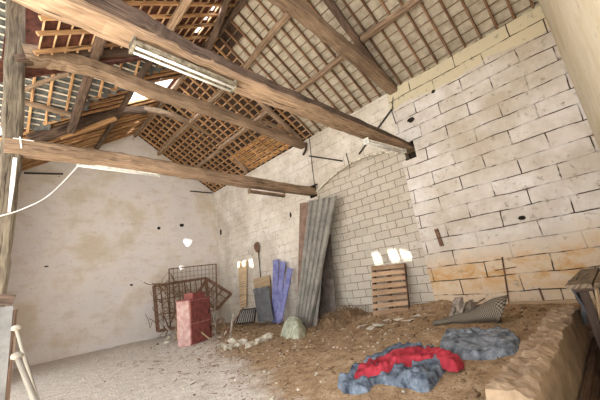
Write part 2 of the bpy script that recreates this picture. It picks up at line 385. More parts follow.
# ragged mortar line of the arch
m = MB(); rnd = random.Random(5)
for i in range(len(arc)-1):
    for q in range(3):
        t = rnd.random(); y = arc[i][0]*(1-t)+arc[i+1][0]*t; z = arc[i][1]*(1-t)+arc[i+1][1]*t
        blob(m, (XR+.03, y, z-.02), rnd.uniform(.03, .07), i*3+q, 1, (.7, 1.3, .8))
struct(m.build('trim_1', M['stone']))
wf = prism_y([(-.3, -2), (XR+.4, -2), (XR+.4, zR(XR+.4)+.1), (XR, ZE+.1), (XM, ZR+.1), (-.3, zL(-.3)+.1)], YF, YF+.45).build('wall_far', M['plaster'])
rp = random.Random(8)
def lightball(c, r, seed):
    o = cutball(c, r, seed, (1.1, 5, 1)); o.data.materials.clear(); o.data.materials.append(M['plaster']); return o
cut = [lightball((6.72, YF+.25, 2.46+.04), .21, 3), lightball((6.38, YF+.25, 1.31), .13, 5), cutball((5.36, YF, 3.17), .075, 6, (1, 2, 1)), cutball((6.45, YF, 3.33), .085, 7, (1.3, 2, 1)),
       cutball((1.4, YF, 1.7), .045, 17, (1.5, 1, .6)), cutball((4.2, YF, .75), .05, 21, (1.4, 1, .8))]
boolean(wf, cut); struct(wf)
struct(MB().cuboid((1.6, YN-.4, -2.4), (XR-.035, YN, 6.2)).build('wall_near', M['plaster2']))
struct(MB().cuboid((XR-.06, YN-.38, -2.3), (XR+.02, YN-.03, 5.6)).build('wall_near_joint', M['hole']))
struct(MB().cuboid((-.55, 11.2, -2), (-.08, YF+.3, 5.0)).build('wall_left', M['plaster']))
# ------------------------------------------------------------------ setting: roof skin (tiles)
struct(prism_x([(YN-.3, ZE-.2), (YF+.4, ZE-.2), (YF+.4, zR(XR+.25)+.12), (YN-.3, zR(XR+.25)+.12)], XR+.2, XR+.34).build('wall_right_head', M['plaster2']))
rnd = random.Random(3)
DX = .22
PH = (3.74+DX/2) % DX
holes = [(3.74, 6.77, .15), (3.74, 6.16, .16), (3.74, 5.78, .16), (3.92, 13.93-.05, .15), (3.92, 13.4, .15), (3.92, 12.95, .15)]
def tiles(name, P, mat, u0, u1, v0, v1, du, dv, skip=lambda u, v: False, th=.03, tilt=.018, thick_n=None):
    m = MB(); u = u0
    while u < u1-1e-6:
        v = v0
        while v < v1-1e-6:
            a, b, c_, d = u, min(u+du, u1), v, min(v+dv, v1)
            if not skip((a+b)/2, (c_+d)/2):
                t1, t2 = rnd.uniform(0, tilt), rnd.uniform(0, tilt); g = .004
                q = [P(a, c_-g), P(b+.02, c_-g), P(b+.02, d+g), P(a, d+g)]
                lo = [Vector(x)+Vector((0, 0, t1 if i < 2 else t2)) for i, x in enumerate(q)]; hi = [x+Vector((0, 0, th)) for x in lo]
                m.add(lo+hi, [[0, 3, 2, 1], [4, 5, 6, 7], [0, 1, 5, 4], [1, 2, 6, 5], [2, 3, 7, 6], [3, 0, 4, 7]])
            v += dv
        u += du
    return struct(m.build(name, mat))
TL = .125
PRs = lambda x, y: (x, y, zR(x)+TL)
PLs = lambda x, y: (x, y, zL(x)+TL)
PCs = lambda x, y: (x, y, zC(y)+TL)
def hole(x, y): return any(abs(x-hx) < DX*.5 and abs(y-hy) < hw for hx, hy, hw in holes)
def xv(y): return XL+SL and XL+.68*(10.9-y)/SL     # valley between the left slope and the cross roof
def is_cross(x, y): return 7.8 < y < 10.9 and x < xv(y)+.02
def skyl(x, y): return 2.75 < x < 4.3 and 9.35 < y < 10.7
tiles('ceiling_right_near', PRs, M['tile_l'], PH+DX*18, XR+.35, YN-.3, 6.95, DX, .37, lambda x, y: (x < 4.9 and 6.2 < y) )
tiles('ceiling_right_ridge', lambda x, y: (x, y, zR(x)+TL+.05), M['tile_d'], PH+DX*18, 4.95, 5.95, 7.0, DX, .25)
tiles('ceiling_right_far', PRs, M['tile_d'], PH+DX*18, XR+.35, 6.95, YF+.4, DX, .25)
tiles('ceiling_left_near', PLs, M['tile_r'], PH+DX*1, 2.75, YN-.3, 7.3, DX, .25, hole)
tiles('ceiling_left_sunshade', PLs, M['tile_r'], PH-DX*13, PH+DX, YN-.3, 5.2, DX, .25)  # roof strip added past the eave to keep stray sun off the floor
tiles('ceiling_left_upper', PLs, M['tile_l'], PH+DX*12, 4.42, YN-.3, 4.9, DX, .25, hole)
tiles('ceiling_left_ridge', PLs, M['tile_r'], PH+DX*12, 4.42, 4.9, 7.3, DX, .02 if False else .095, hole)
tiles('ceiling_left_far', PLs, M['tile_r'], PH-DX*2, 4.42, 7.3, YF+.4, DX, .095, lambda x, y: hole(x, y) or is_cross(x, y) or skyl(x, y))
tiles('ceiling_cross', PCs, M['tile_g'], -2.5, 3.9, 7.9, 10.95, .2, .155, lambda x, y: x > xv(y)+.22, tilt=.004)
struct(prism_y([(-.2, zL(-.2)), (3.75, zL(3.75)+.1), (3.75, 7.38), (-.2, 7.38)], 7.82, 7.88).build('ceiling_cross_cheek', M['tile_r']))
tiles('ceiling_sunshade_near', lambda x, y: (x, y, zC(7.9)-.68*(7.9-y)+TL), M['tile_g'], -4.5, .22, 4.3, 7.92, .3, .3)  # added slope above the view, shades the floor from the sun
struct(MB().cuboid((-4.5, 10.88, -2), (-.3, 11.3, 5.22)).build('wall_sunblock', M['plaster']))  # unseen wall added to stop a sun streak under the roof edge
tiles('ceiling_sunshade_outer', PCs, M['tile_g'], -4.5, -2.5, 7.9, 10.95, .3, .3)  # out-of-view roof added to widen the shade on the left
# translucent roof light
q = MB(); q.add([(2.7, 9.3, zL(2.7)+.17), (4.33, 9.3, zL(4.33)+.17), (4.33, 10.75, zL(4.33)+.17), (2.7, 10.75, zL(2.7)+.17),
                 (2.7, 9.3, zL(2.7)+.175), (4.33, 9.3, zL(4.33)+.175), (4.33, 10.75, zL(4.33)+.175), (2.7, 10.75, zL(2.7)+.175)], [[0, 3, 2, 1], [4, 5, 6, 7], [0, 1, 5, 4], [1, 2, 6, 5], [2, 3, 7, 6], [3, 0, 4, 7]])
struct(q.build('window_1', M['sky_sheet']))
# ridge capping
q = MB(); q.loft([(XM, YN-.3, ZR+.16), (XM, YF+.4, ZR+.16)], (.34, .12), sides=8); struct(q.build('ceiling_ridge_cap', M['tile_r']))

# ------------------------------------------------------------------ rafters and battens
def rafter(name, a, b, w_, h_, mat, label, group, sd):
    timber(name, [a, ((Vector(a)+Vector(b))/2)+Vector((random.Random(sd).uniform(-.02, .02), random.Random(sd).uniform(-.02, .02), 0)), b], w_, h_, mat, label, 'rafter', group, seed=sd, jit=.004, n=3)
y = YN+.12; i = 0
while y < YF:
    near = y < 6.95
    rafter('rafter', (XR+.18, y, zR(XR+.18)+.05), (XM-.02, y, zR(XM)+.05), .05 if near else .055, .085, M['rafter'] if near else M['rafter_o'],
           'dark slim rafter over the pale tiles of the right roof slope' if near else 'orange pine rafter crossing the far right roof slope',
           'rafters of the near right slope' if near else 'rafters of the far right slope', 100+i)
    y += .365; i += 1
yl = []; y = 5.97
while y > YN: yl.append(y); y -= .38
yl += [6.40, 6.98]
for i, y in enumerate(sorted(yl)):
    rafter('rafter', (.26, y, zL(.26)+.05), (XM+.02, y, zL(XM)+.05), .06, .085, M['rafter_o'], 'tan rafter on the left roof slope nearer than the curved eave-level beam', 'rafters of the near left slope', 200+i)
y = 7.32; i = 0
while y < YF:
    x0 = xv(y) if y < 10.9 else -.2
    x1 = 2.8 if 9.45 < y < 10.6 else XM+.02
    if x1-x0 > .3: rafter('rafter', (x0, y, zL(x0)+.05), (x1, y, zL(x1)+.05), .05, .08, M['rafter_o'], 'reddish tan rafter on the far left roof slope', 'rafters of the far left slope', 240+i)
    y += .33; i += 1
for i, x in enumerate((-1.6, -1.1, -.6, -.1, .43, .79, 1.2, 1.55, 1.9, 2.25, 2.65)):
    yv = 10.9-(x-XL)*SL/.68 if x > XL else 10.9
    if yv < 8.3: continue
    rafter('rafter', (x, yv, zC(yv)+.03), (x, 7.9, zC(7.9)+.03), .065, .07, M['rafter_o'], 'bright orange rafter of the side roof behind the left post', 'rafters of the side roof', 300+i)
x = PH+DX*20; i = 0
while x < XR+.2:
    q = MB(); q.loft([(x, YN-.2, zR(x)+.105), (x, 6.9, zR(x)+.112)], (.022, .014), sides=4)
    tag(q.build('batten', M['batten_n']), 'thin brown batten under the pale tiles of the right slope', 'batten', 'battens of the near right slope')
    q = MB(); q.loft([(x, 6.9, zR(x)+.10), (x, YF, zR(x)+.10)], (.04, .028), sides=4)
    tag(q.build('batten', M['batten_o']), 'tan batten under the dark tiles of the far right slope', 'batten', 'battens of the far right slope')
    x += DX
x = PH+DX*1
while x < XM-.03:
    q = MB(); q.loft([(x, YN-.2, zL(x)+.10), (x, 7.3, zL(x)+.10)], (.032, .024), sides=4)
    tag(q.build('batten', M['batten_o']), 'tan batten under the red-brown tiles of the near left slope', 'batten', 'battens of the near left slope')
    y0 = 7.3 if x > xv(7.3) else 10.9-(x-XL)*SL/.68 if x > XL else 10.9
    if 2.85 < x < 4.3:
        q = MB(); q.loft([(x, y0, zL(x)+.10), (x, 9.3, zL(x)+.10)], (.032, .02), sides=4)
        tag(q.build('batten', M['batten_d']), 'dark batten stopping in front of the white roof light', 'batten', 'battens in front of the roof light'); y0 = 10.75
    q = MB(); q.loft([(x, y0, zL(x)+.10), (x, YF, zL(x)+.10)], (.032, .02), sides=4)
    tag(q.build('batten', M['batten_d']), 'dark batten under the tiles of the far left slope', 'batten', 'battens of the far left slope')
    x += DX
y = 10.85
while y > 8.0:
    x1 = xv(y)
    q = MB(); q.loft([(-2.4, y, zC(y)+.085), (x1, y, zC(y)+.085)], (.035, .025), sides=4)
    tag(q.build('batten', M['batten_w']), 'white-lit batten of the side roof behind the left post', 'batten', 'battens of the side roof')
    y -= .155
for k_, x in enumerate((7.45, 7.68, 7.91, 8.14)):
    q = MB(); q.loft([(x, 7.45, zR(x)+.075), (x, 11.2, zR(x)+.075)], (.21, .02), (0, 0, 1), sides=4)
    q2 = q.build('eave_board', M['board_o']); tag(q2, ['topmost', 'second highest', 'second lowest', 'lowest'][k_]+' of the orange boards lining the far right eave', 'board', 'orange eave boards')
# ------------------------------------------------------------------ purlins, ridge, trusses
def Rp(x, y, d=.08): return (x, y, zR(x)-d)
def Lp(x, y, d=.08): return (x, y, zL(x)-d)
timber('purlin', [Rp(6.72, -.2), Rp(6.74, 1.6), Rp(6.70, 3.3)], .15, .16, M['oak'], 'right-hand purlin between near end wall and second truss', 'purlin', 'right purlins', 1)
timber('purlin', [Rp(6.74, 3.5), Rp(6.78, 5.2), Rp(6.74, 7.1)], .15, .16, M['oak'], 'lower right purlin over the arched block infill', 'purlin', 'right purlins', 2)
timber('purlin', [Rp(6.70, 7.3), Rp(6.74, 9), Rp(6.72, 10.9)], .15, .16, M['oak'], 'lower right purlin behind the curved eave-level beam', 'purlin', 'right purlins', 3)
timber('purlin', [Rp(5.22, 3.5), Rp(5.26, 5.2), Rp(5.42, 7.1)], (.17, .14), .16, M['oak'], 'upper right purlin forking off the near top beam', 'purlin', 'right purlins', 4)
timber('purlin', [Rp(5.40, 7.3), Rp(5.4, 9), Rp(5.42, 10.9)], .14, .15, M['oak'], 'upper right purlin between curved beam and far arched truss', 'purlin', 'right purlins', 5)
timber('purlin', [Rp(5.40, 11), Rp(5.4, 12.6), Rp(5.42, 14.4)], .14, .15, M['oak'], 'upper right purlin running to the far gable', 'purlin', 'right purlins', 6)
timber('purlin', [Rp(6.80, 11), Rp(6.8, 12.6), Rp(6.82, 14.4)], .14, .15, M['oak'], 'lower right purlin running to the far gable', 'purlin', 'right purlins', 7)
timber('purlin', [Lp(2.68, -.2), Lp(2.7, 3.4), Lp(2.72, 7.1)], .17, .17, M['oak'], 'upper left purlin above the near tie beam', 'purlin', 'left purlins', 8)
timber('purlin', [Lp(2.75, 7.3), Lp(2.75, 9), Lp(2.8, 10.9)], .15, .16, M['oak_dark'], 'upper left purlin in front of the white roof light', 'purlin', 'left purlins', 9)
timber('purlin', [Lp(2.8, 11), Lp(2.8, 12.5), Lp(2.8, 14.4)], .15, .16, M['oak_dark'], 'upper left purlin running to the far gable', 'purlin', 'left purlins', 10)
timber('purlin', [Lp(1.3, 5.0), Lp(1.3, 6.2), Lp(1.32, 7.1), (1.36, 8.6, 5.52), (1.44, 10.85, 5.45)], .2, .17, M['oak_dark'], 'brown lower left purlin crossing the side roof to the far truss', 'purlin', 'left purlins', 11)
timber('purlin', [(-.1, 10.1, zC(10.1)-.02), (.7, 10.12, zC(10.12)-.02), (1.35, 10.15, zC(10.15)-.03)], .13, .13, M['oak'], 'short pale purlin under the side roof by the left post', 'purlin', None, 12)
timber('brace', [(.2, 9.85, 5.84), (.62, 9.5, 6.1), (1.1, 9.1, 6.3)], .09, .09, M['oak'], 'slanting brace across the orange rafters of the side roof', 'brace', None, 13)
timber('ridge_beam', [(XM, YN-.2, ZR-.06), (XM, 3.4, ZR-.07), (XM, 7.2, ZR-.06)], .14, .18, M['oak_dark'], 'near half of the ridge beam along the roof top', 'beam', None, 14)
timber('ridge_beam', [(XM, 7.25, ZR-.06), (XM, 11, ZR-.08), (XM, YF, ZR-.05)], .12, .16, M['oak'], 'far half of the ridge beam meeting the gable top', 'beam', None, 15)
timber('brace', [(3.8, 5.2, 7.32), (4.08, 6.2, 7.3), (4.2, 7.1, 7.12)], .16, .17, M['oak_dark'], 'dark curved brace rising to the ridge by the small bright hole', 'brace', None, 16)
# truss 2 (nearest)
def T2(px, py, Y=3.3): return at(px, py, 1, Y)
timber('tie_beam', [(-.6, 3.47, 3.24), (.9, 3.47, 3.19), (2.4, 3.47, 3.14), (4.0, 3.47, 3.14), (6.0, 3.47, 3.17), (8.5, 3.47, 3.19)], .35, (.14, .14), M['oak'], 'near tie beam with a pale underside, pocketed into the right block wall', 'beam', None, 21, .012, 8)
timber('top_plank', [(-.3, 3.44, 3.45), (.95, 3.43, 3.38), (1.5, 3.43, 3.28), (2.2, 3.43, 3.25), (3.6, 3.43, 3.23), (5.4, 3.43, 3.27), (8.4, 3.44, 3.27)], .29, [.34, .12], M['smoke'], 'dark weathered timber lying on top of the near tie beam', 'beam', None, 22, .012, 8)
timber('eave_beam', [(1.6, 3.45, 5.75), (3.0, 3.45, 5.73), (4.3, 3.45, 5.72), (5.5, 3.45, 5.56), (6.9, 3.45, 5.41), (8.35, 3.45, 5.16)], .32, (.36, .30), M['oak'], 'massive curved beam high at top centre, meeting the right wall top', 'beam', None, 23, .014, 6)
timber('principal_rafter', [(8.15, 3.45, 5.2), (6.9, 3.42, 5.95), (5.6, 3.4, 6.72), (4.4, 3.4, 7.5)], .16, .2, M['oak_dark'], 'near dark principal rafter rising from the right wall top', 'rafter', None, 24, .01)
timber('principal_rafter', [(.15, 3.42, zL(.15)-.12), (1.8, 3.42, zL(1.8)-.14), (4.3, 3.4, 7.5)], .17, .2, M['oak_dark'], 'near left principal rafter seen above the near tie beam', 'rafter', None, 25, .01)
timber('eave_beam', [(-.6, 3.45, 5.0), (1, 3.45, 5.3), (2.2, 3.45, 5.45)], .26, .3, M['oak'], 'left end of the high near beam', 'beam', None, 26) if False else None
# truss 1
timber('tie_beam', [(-.02, 7.34, 3.11), (1.5, 7.36, 3.18), (2.6, 7.36, 3.18), (4.0, 7.36, 3.13), (6.0, 7.36, 3.10), (8.4, 7.36, 3.10)], .33, (.31, .29), M['oak'], 'middle tie beam from the left post to the right wall', 'beam', None, 31, .012, 8)
timber('eave_beam', [(.12, 7.36, 5.2), (.7, 7.36, 5.36), (1.5, 7.36, 5.42), (2.6, 7.36, 5.32), (4.0, 7.36, 5.28), (5.7, 7.36, 5.19), (8.2, 7.36, 4.94)], (.34, .28), [.40, .40, .34, .38, .36, .28, .25], M['oak'], 'bowed eave-level beam from the left post to the right wall top', 'beam', None, 32, .014, 7)
timber('principal_rafter', [(8.05, 7.32, 5.15), (6.4, 7.3, 6.1), (4.45, 7.3, 7.4)], .15, .18, M['oak'], 'right principal rafter above the bowed eave-level beam', 'rafter', None, 33)
timber('principal_rafter', [(0.0, 7.32, 5.0), (1.9, 7.3, 6.12), (4.3, 7.3, 7.4)], .18, .2, M['oak_dark'], 'left principal rafter above the bowed eave-level beam', 'rafter', None, 34)
# truss 3 (far, cruck-like)
timber('principal_rafter', [(.5, 10.92, 4.95), (1.0, 10.92, 5.3), (1.5, 10.92, 5.68), (2.07, 10.92, 6.13), (2.9, 10.92, 6.68), (3.7, 10.92, 6.95)], .2, (.3, .26), M['oak_dark'], 'left curved blade of the farthest truss beneath the white roof light', 'rafter', None, 35)
timber('principal_rafter', [(3.6, 10.9, 6.97), (4.5, 10.9, 7.02), (5.4, 10.9, 6.90), (6.5, 10.9, 6.52), (7.3, 10.9, 5.95), (8.1, 10.9, 5.15)], .18, (.24, .2), M['oak'], 'right curved blade of the farthest truss', 'rafter', None, 36)
timber('brace', [(1.2, 11.2, 5.35), (2.0, 11.1, 5.85), (2.7, 11.0, 6.35)], .12, .16, M['rafter_o'], 'pale slanting strut below the left blade of the farthest truss', 'brace', None, 37)
timber('brace', [(5.75, 7.5, 5.3), (6.7, 7.5, 5.55), (7.6, 7.5, 5.35)], .12, .13, M['oak'], 'small strut beside the right end of the bowed beam', 'brace', None, 38)
# post
pts = [(.055, 7.38, -1.7), (.06, 7.38, 0), (.075, 7.38, 1.2), (.09, 7.38, 3), (.02, 7.38, 4.6), (-.07, 7.38, 6.3), (-.12, 7.38, 7.0)]
timber('post', pts, (.30, .31), .27, M['oak_grey'], 'grey cracked oak post at the left edge carrying the beams', 'post', None, 41, .014, 6, upv=(0, 1, 0))
tr_ = MB(); tr_.loft([at(15, 158, 1, 7.0), at(12, 186, 1, 7.0), at(9, 212, 1, 7.0)], [(.055, .03), (.06, .03), (.035, .03)], (0, 1, 0), sides=4)
tag(tr_.build('white_strip', M['white']), 'white strip on the left post below the beam', 'strip')  # plain white strip along the front of the post
# hanging white cable
a, b = at(0, 216, 1, 6.95), at(78, 166, 1, 7.15); mid = at(45, 198, 1, 7.05)
q = MB(); q.tube(smooth_line([a, at(20, 210, 1, 7.0), mid, at(63, 182, 1, 7.1), b], 6), .011, 6); tag(q.build('cable', M['white']), 'thin white cable sagging from the middle tie beam to the left post', 'cable')
q = MB(); q.tube([at(20, 137, 1, 7.17), at(21.5, 148, 1, 7.17)], .014, 6).tube([at(13, 138, 1, 7.17), at(34, 141, 1, 7.17)], .008, 6)
tag(q.build('cable_clip', M['white']), 'white insulator clip on the left end of the middle tie beam', 'clip')

# ------------------------------------------------------------------ tube lights
def tube_light(a, b, w_, h_, mb_mat, tube_mats, label, twin=True):
    a, b = Vector(a), Vector(b); t = thing('tube_light', (a+b)/2+Vector((0, 0, .05)), label, 'lamp', 'fluorescent tube lights on the beams')
    d = (b-a).normalized(); s_ = d.cross(Vector((0, 0, 1))).normalized()
    MB().box(a, b, w_, h_).build('housing', mb_mat, t)
    for sgn in ((-1, 1) if twin else (0,)):
        o_ = s_*sgn*w_*.3-Vector((0, 0, h_*.5+.028))
        MB().tube([a+d*.04+o_, b-d*.04+o_], .017, 10).build('tube', tube_mats, t, True)
    for e, q_ in ((a, d*.03), (b, -d*.03)):
        MB().box(e, e+q_, w_*1.05, h_+.09).build('end_cap', mb_mat, t)
tube_light(at(131, 46, 1, 3.42)+Vector((0, 0, .02)), at(234, 89, 1, 3.42)+Vector((0, 0, .03)), .16, .06, M['metal_rust'], M['white'], 'long rusty twin tube light under the near tie beam, top left')
tube_light(at(77, 165.5, 1, 7.47)+Vector((0, 0, .045)), at(160, 176.5, 1, 7.47)+Vector((0, 0, .045)), .06, .035, M['metal_w'], M['white'], 'slim white tube light under the left half of the middle tie beam', False)
tube_light(at(249, 191, 1, 7.40), at(284, 195.5, 1, 7.40), .14, .05, M['oak'], M['oak_grey'], 'brown lamp batten under the right half of the middle tie beam', False)
tube_light(at(366, 141, 1, 3.42), at(404, 151, 1, 3.42), .13, .05, M['metal_w'], M['white'], 'white tube light under the near tie beam beside the right wall')
# ------------------------------------------------------------------ wall irons
def rodline(name, pts, r, mat, label, cat): q = MB(); q.tube(pts, r, 6); tag(q.build(name, mat), label, cat)
W_ = XR-.03
rodline('tie_rod', [at(392, 109, 0, W_), at(359, 154, 0, W_)], .028, M['iron'], 'slanting black iron bar on the wall above the arch', 'rod')
rodline('tie_rod', [at(309, 156, 0, W_), at(342, 161, 0, W_)], .028, M['iron'], 'level black iron bar on the wall left of the arch', 'rod')
rodline('wire', [at(309, 136, 0, W_), at(312, 165, 0, W_), at(315, 189, 0, W_)], .012, M['iron'], 'dark wire hanging from bowed beam to middle tie beam end', 'wire')
rodline('wire', [at(393, 97, 0, W_), at(392, 112, 0, W_), at(396, 124, 0, W_)], .012, M['iron'], 'short dark wire below the right end of the high near beam', 'wire')
rodline('wire', [at(346, 153, 0, W_), at(350, 168, 0, W_)], .014, M['iron'], 'short dark wire on the crown of the arch', 'wire')
rodline('tie_rod', [at(190, 191, 1, YF-.05), at(212, 193, 1, YF-.05)], .03, M['iron'], 'black bar on the far wall close to the corner', 'rod')
rodline('tie_rod', [at(24, 173, 1, YF-.05), at(63, 174, 1, YF-.05)], .035, M['iron'], 'black bar on the far wall behind the left post', 'rod')
rodline('hook', smooth_line([at(306, 143, 0, W_-.05), at(306, 149, 0, W_-.08), at(303, 155, 0, W_-.08)], 4), .045, M['oak_dark'], 'stub of dark root at the right end of the bowed beam', 'hook')
rodline('iron_rod', [at(502, 257, 0, W_), at(510, 309, 0, W_)], .016, M['rust'], 'tall thin rusty rod standing against the stained wall', 'rod')
rodline('iron_rod', [at(495, 270.5, 0, W_-.02), at(516, 267, 0, W_-.02)], .012, M['rust'], 'short level rusty rod crossing the tall thin rod', 'rod')
rodline('iron_rod', [at(539, 288, 0, W_), at(545, 304, 0, W_)], .018, M['rust'], 'short rusty rod at the wall foot left of the bench', 'rod')
q = MB(); q.box(at(436, 229, 0, W_), at(442, 246, 0, W_), .09, .05, (1, 0, 0)); tag(q.build('wall_bracket', M['rust']), 'rusty flat bracket fixed on the block wall right of the arch', 'bracket')
q = MB(); q.box((XR-.05, .55, -1.16), (XR-.05, 2.0, -1.16), .07, .12); tag(q.build('skirting_plank', M['board']), 'pale plank lying along the foot of the stained wall', 'plank')
# ------------------------------------------------------------------ shovel
t = thing('shovel', at(260, 283, 0, XR-.06), 'rusty shovel hanging blade up on the far part of the block wall', 'shovel')
bl = MB(); c0 = at(258, 248, 0, XR-.06); S_ = Vector((0, -1, 0)); U_ = Vector((0, 0, 1)); pr_ = [(0, .26), (.10, .24), (.16, .12), (.155, -.02), (.1, -.14), (.03, -.2)]
pts = [(x, z) for x, z in pr_]+[(-x, z) for x, z in pr_[::-1][:-1]]
v = [c0+S_*x+U_*z+Vector((-.03-.08*(x*x)/.03, 0, 0)) for x, z in pts]; v2 = [p+Vector((.012, 0, 0)) for p in v]; n = len(v)
bl.add(v+v2, [list(range(n)), list(range(n, 2*n))[::-1]]+[[i, n+i, n+(i+1) % n, (i+1) % n] for i in range(n)]); bl.build('blade', M['rust'], t)
MB().tube([c0+U_*-.15, at(260, 270, 0, XR-.05), at(261, 283, 0, XR-.05)], .02, 6).build('handle', M['iron'], t)
# ------------------------------------------------------------------ tall roofing sheets leaning on the wall
def corr_sheet(name, tl, tr, bl_, br_, waves, amp, mat, label, thick=.006, cat='sheet', group=None):
    tl, tr, bl_, br_ = map(Vector, (tl, tr, bl_, br_)); n = waves*12; m = MB(); nrm = (tr-tl).cross(bl_-tl).normalized()
    for side in (0, 1):
        for r in range(9):
            for i in range(n+1):
                u = i/n; t_ = r/8; p = (tl.lerp(tr, u)).lerp(bl_.lerp(br_, u), t_)
                ph = (u*waves) % 1; prof = 1 if ph < .22 else (0 if .32 < ph < .9 else (1-(ph-.22)/.1 if ph < .5 else (ph-.9)/.1))
                m.v.append(tuple(p+nrm*(prof*amp+side*thick)))
    K = 9*(n+1)
    for r in range(8):
        for i in range(n):
            a = r*(n+1)+i; m.face([a, a+1, a+n+2, a+n+1]); m.face([K+a, K+a+n+1, K+a+n+2, K+a+1])
    for r in range(8):
        for i in (0, n): a = r*(n+1)+i; m.face([a, a+n+1, K+a+n+1, K+a])
    for i in range(n):
        for r in (0, 8): a = r*(n+1)+i; m.face([a, a+1, K+a+1, K+a])
    return tag(m.build(name, mat), label, cat, group)
corr_sheet('roofing_sheet', at(307, 201, 0, 8.0), at(335, 196, 0, 7.9), at(293, 328, 0, 7.35), at(308, 331, 0, 7.15), 5, .085, M['sheet'], 'tall grey-green ribbed roofing sheet leaning in front of the brown one', group='roofing sheets against the wall')
corr_sheet('roofing_sheet', at(299, 203, 0, 8.12), at(309, 202, 0, 8.1), at(296, 326, 0, 7.5), at(303, 327, 0, 7.5), 1, .04, M['sheet_b'], 'narrow rusty brown sheet behind the left edge of the grey-green sheet', group='roofing sheets against the wall')
corr_sheet('roofing_sheet', at(322, 232, 0, 7.9), at(326, 231, 0, 7.9), at(310, 329, 0, 7.3), at(316, 328, 0, 7.3), 1, .03, M['sheet'], 'narrow pale sheet edge at the right foot of the grey-green sheet', group='roofing sheets against the wall')
q = MB(); P4 = [at(318, 236, 0, 8.19), at(330, 234, 0, 8.19), at(337, 318, 0, 7.95), at(312, 320, 0, 7.95)]
q.add([*P4, *[p+Vector((.03, 0, .01)) for p in P4]], [[0, 1, 2, 3], [7, 6, 5, 4], [0, 4, 5, 1], [1, 5, 6, 2], [2, 6, 7, 3], [3, 7, 4, 0]])
tag(q.build('dark_strip', M['sheet_d']), 'dark panel leaning on the infill right of the roofing sheets', 'panel')  # thin dark slab beside the sheets, wider towards the bottom
def slab(name, px4, Xt, Xb, mat, label, cat, th=.03, group=None, parent=None, XX=None):
    P = [at(*px4[0], 0, Xt), at(*px4[1], 0, Xt), at(*px4[2], 0, Xb), at(*px4[3], 0, Xb)]
    nr = (P[1]-P[0]).cross(P[3]-P[0]).normalized()*th
    if nr.x < 0: nr = -nr
    q = MB(); q.add([*P, *[p+nr for p in P]], [[0, 1, 2, 3], [7, 6, 5, 4], [0, 4, 5, 1], [1, 5, 6, 2], [2, 6, 7, 3], [3, 7, 4, 0]], [[(0, 0), (.2, 0), (.2, 1.5), (0, 1.5)][::1]]*6)
    o = q.build(name, mat, parent)
    return tag(o, label, cat, group) if not parent else o
# violet planks
slab('plank', [(273, 260), (278.5, 259), (276.5, 322), (271.5, 323)], 8.1, 7.85, M['purple'], 'leftmost violet painted plank leaning on the wall', 'plank', group='violet planks')
slab('plank', [(280, 261), (285.5, 262), (279.5, 318), (275.5, 319)], 8.02, 7.7, M['purple'], 'middle violet painted plank, shortest of the three', 'plank', group='violet planks')
slab('plank', [(287.5, 267), (292.5, 269), (281.5, 322), (276.5, 324)], 7.95, 7.5, M['purple'], 'rightmost violet painted plank leaning over the others', 'plank', group='violet planks')
slab('slate_sheet', [(253, 289), (268, 286), (273, 320), (258, 322)], 8.0, 7.6, M['slate'], 'dark grey flat sheet leaning left of the violet planks', 'sheet')
slab('brown_board', [(253, 279), (269, 275), (271, 300), (256, 302)], 8.16, 8.02, M['board'], 'brown board standing behind the dark grey sheet', 'board')
slab('upright_strip', [(238, 263), (247, 261), (246, 306), (240, 308)], 8.2, 8.1, M['board'], 'faded upright plank against the wall below the shovel', 'plank')  # thin upright slab close to the wall
# ribbed grille panel
t = thing('grille_panel', at(246, 322, 0, 7.8), 'low grey ribbed panel leaning at the wall foot beside the dark sheet', 'panel')
g4 = [(241, 310), (256, 308), (254, 322), (236, 324)]
P = [at(*g4[0], 0, 8.05), at(*g4[1], 0, 8.0), at(*g4[2], 0, 7.7), at(*g4[3], 0, 7.75)]
q = MB()
for i in range(4): q.box(P[i], P[(i+1) % 4], .05, .05, (1, 0, 0))
q.build('frame', M['iron'], t)
for i in range(1, 8): MB().box(P[0].lerp(P[1], i/8), P[3].lerp(P[2], i/8), .05, .03, (1, 0, 0)).build('slat', M['slate'], t)
# ------------------------------------------------------------------ pallet
t = thing('pallet', at(391, 316, 0, 8.0), 'brown wooden pallet standing upright against the block infill', 'pallet')
TLp, TRp, BRp, BLp = at(371.5, 266, 0, 8.2), at(404, 263, 0, 8.2), at(409, 313, 0, 7.85), at(373.5, 317, 0, 7.85)
nr = (TRp-TLp).cross(BLp-TLp).normalized(); nr = nr if nr.x < 0 else -nr
for i in range(8):
    a0, a1 = i/8+.012, i/8+.098 if i else .10
    q = MB(); V = [TLp.lerp(BLp, a0), TRp.lerp(BRp, a0), TRp.lerp(BRp, a1), TLp.lerp(BLp, a1)]; V = [p+nr*.0 for p in V]
    q.add([*[p+nr*.022 for p in V], *V], [[0, 1, 2, 3], [7, 6, 5, 4], [0, 4, 5, 1], [1, 5, 6, 2], [2, 6, 7, 3], [3, 7, 4, 0]], [[(0, 0), (1, 0), (1, .1), (0, .1)]]*6)
    q.build('slat', M['pallet'], t)
for u in (.04, .5, .96):
    MB().box(TLp.lerp(TRp, u)-nr*.05, BLp.lerp(BRp, u)-nr*.05, .09, .09, nr).build('stringer', M['oak_dark'], t)
for i in (0, 3, 7):
    a0 = (i+.5)/8; MB().box(TLp.lerp(BLp, a0)-nr*.105, TRp.lerp(BRp, a0)-nr*.105, .1, .02, nr).build('back_slat', M['pallet'], t)
# ------------------------------------------------------------------ red cabinet in the corner
cab_b = G(197, 345); cab_b.z = ground(cab_b.x, cab_b.y)
Yc = cab_b.y
A = at(184, 347, 1, Yc); B = at(212, 338, 1, Yc)
t = thing('cabinet', (cab_b.x, Yc+.2, cab_b.z), 'small worn red metal cabinet standing in front of the rusty frames', 'cabinet')
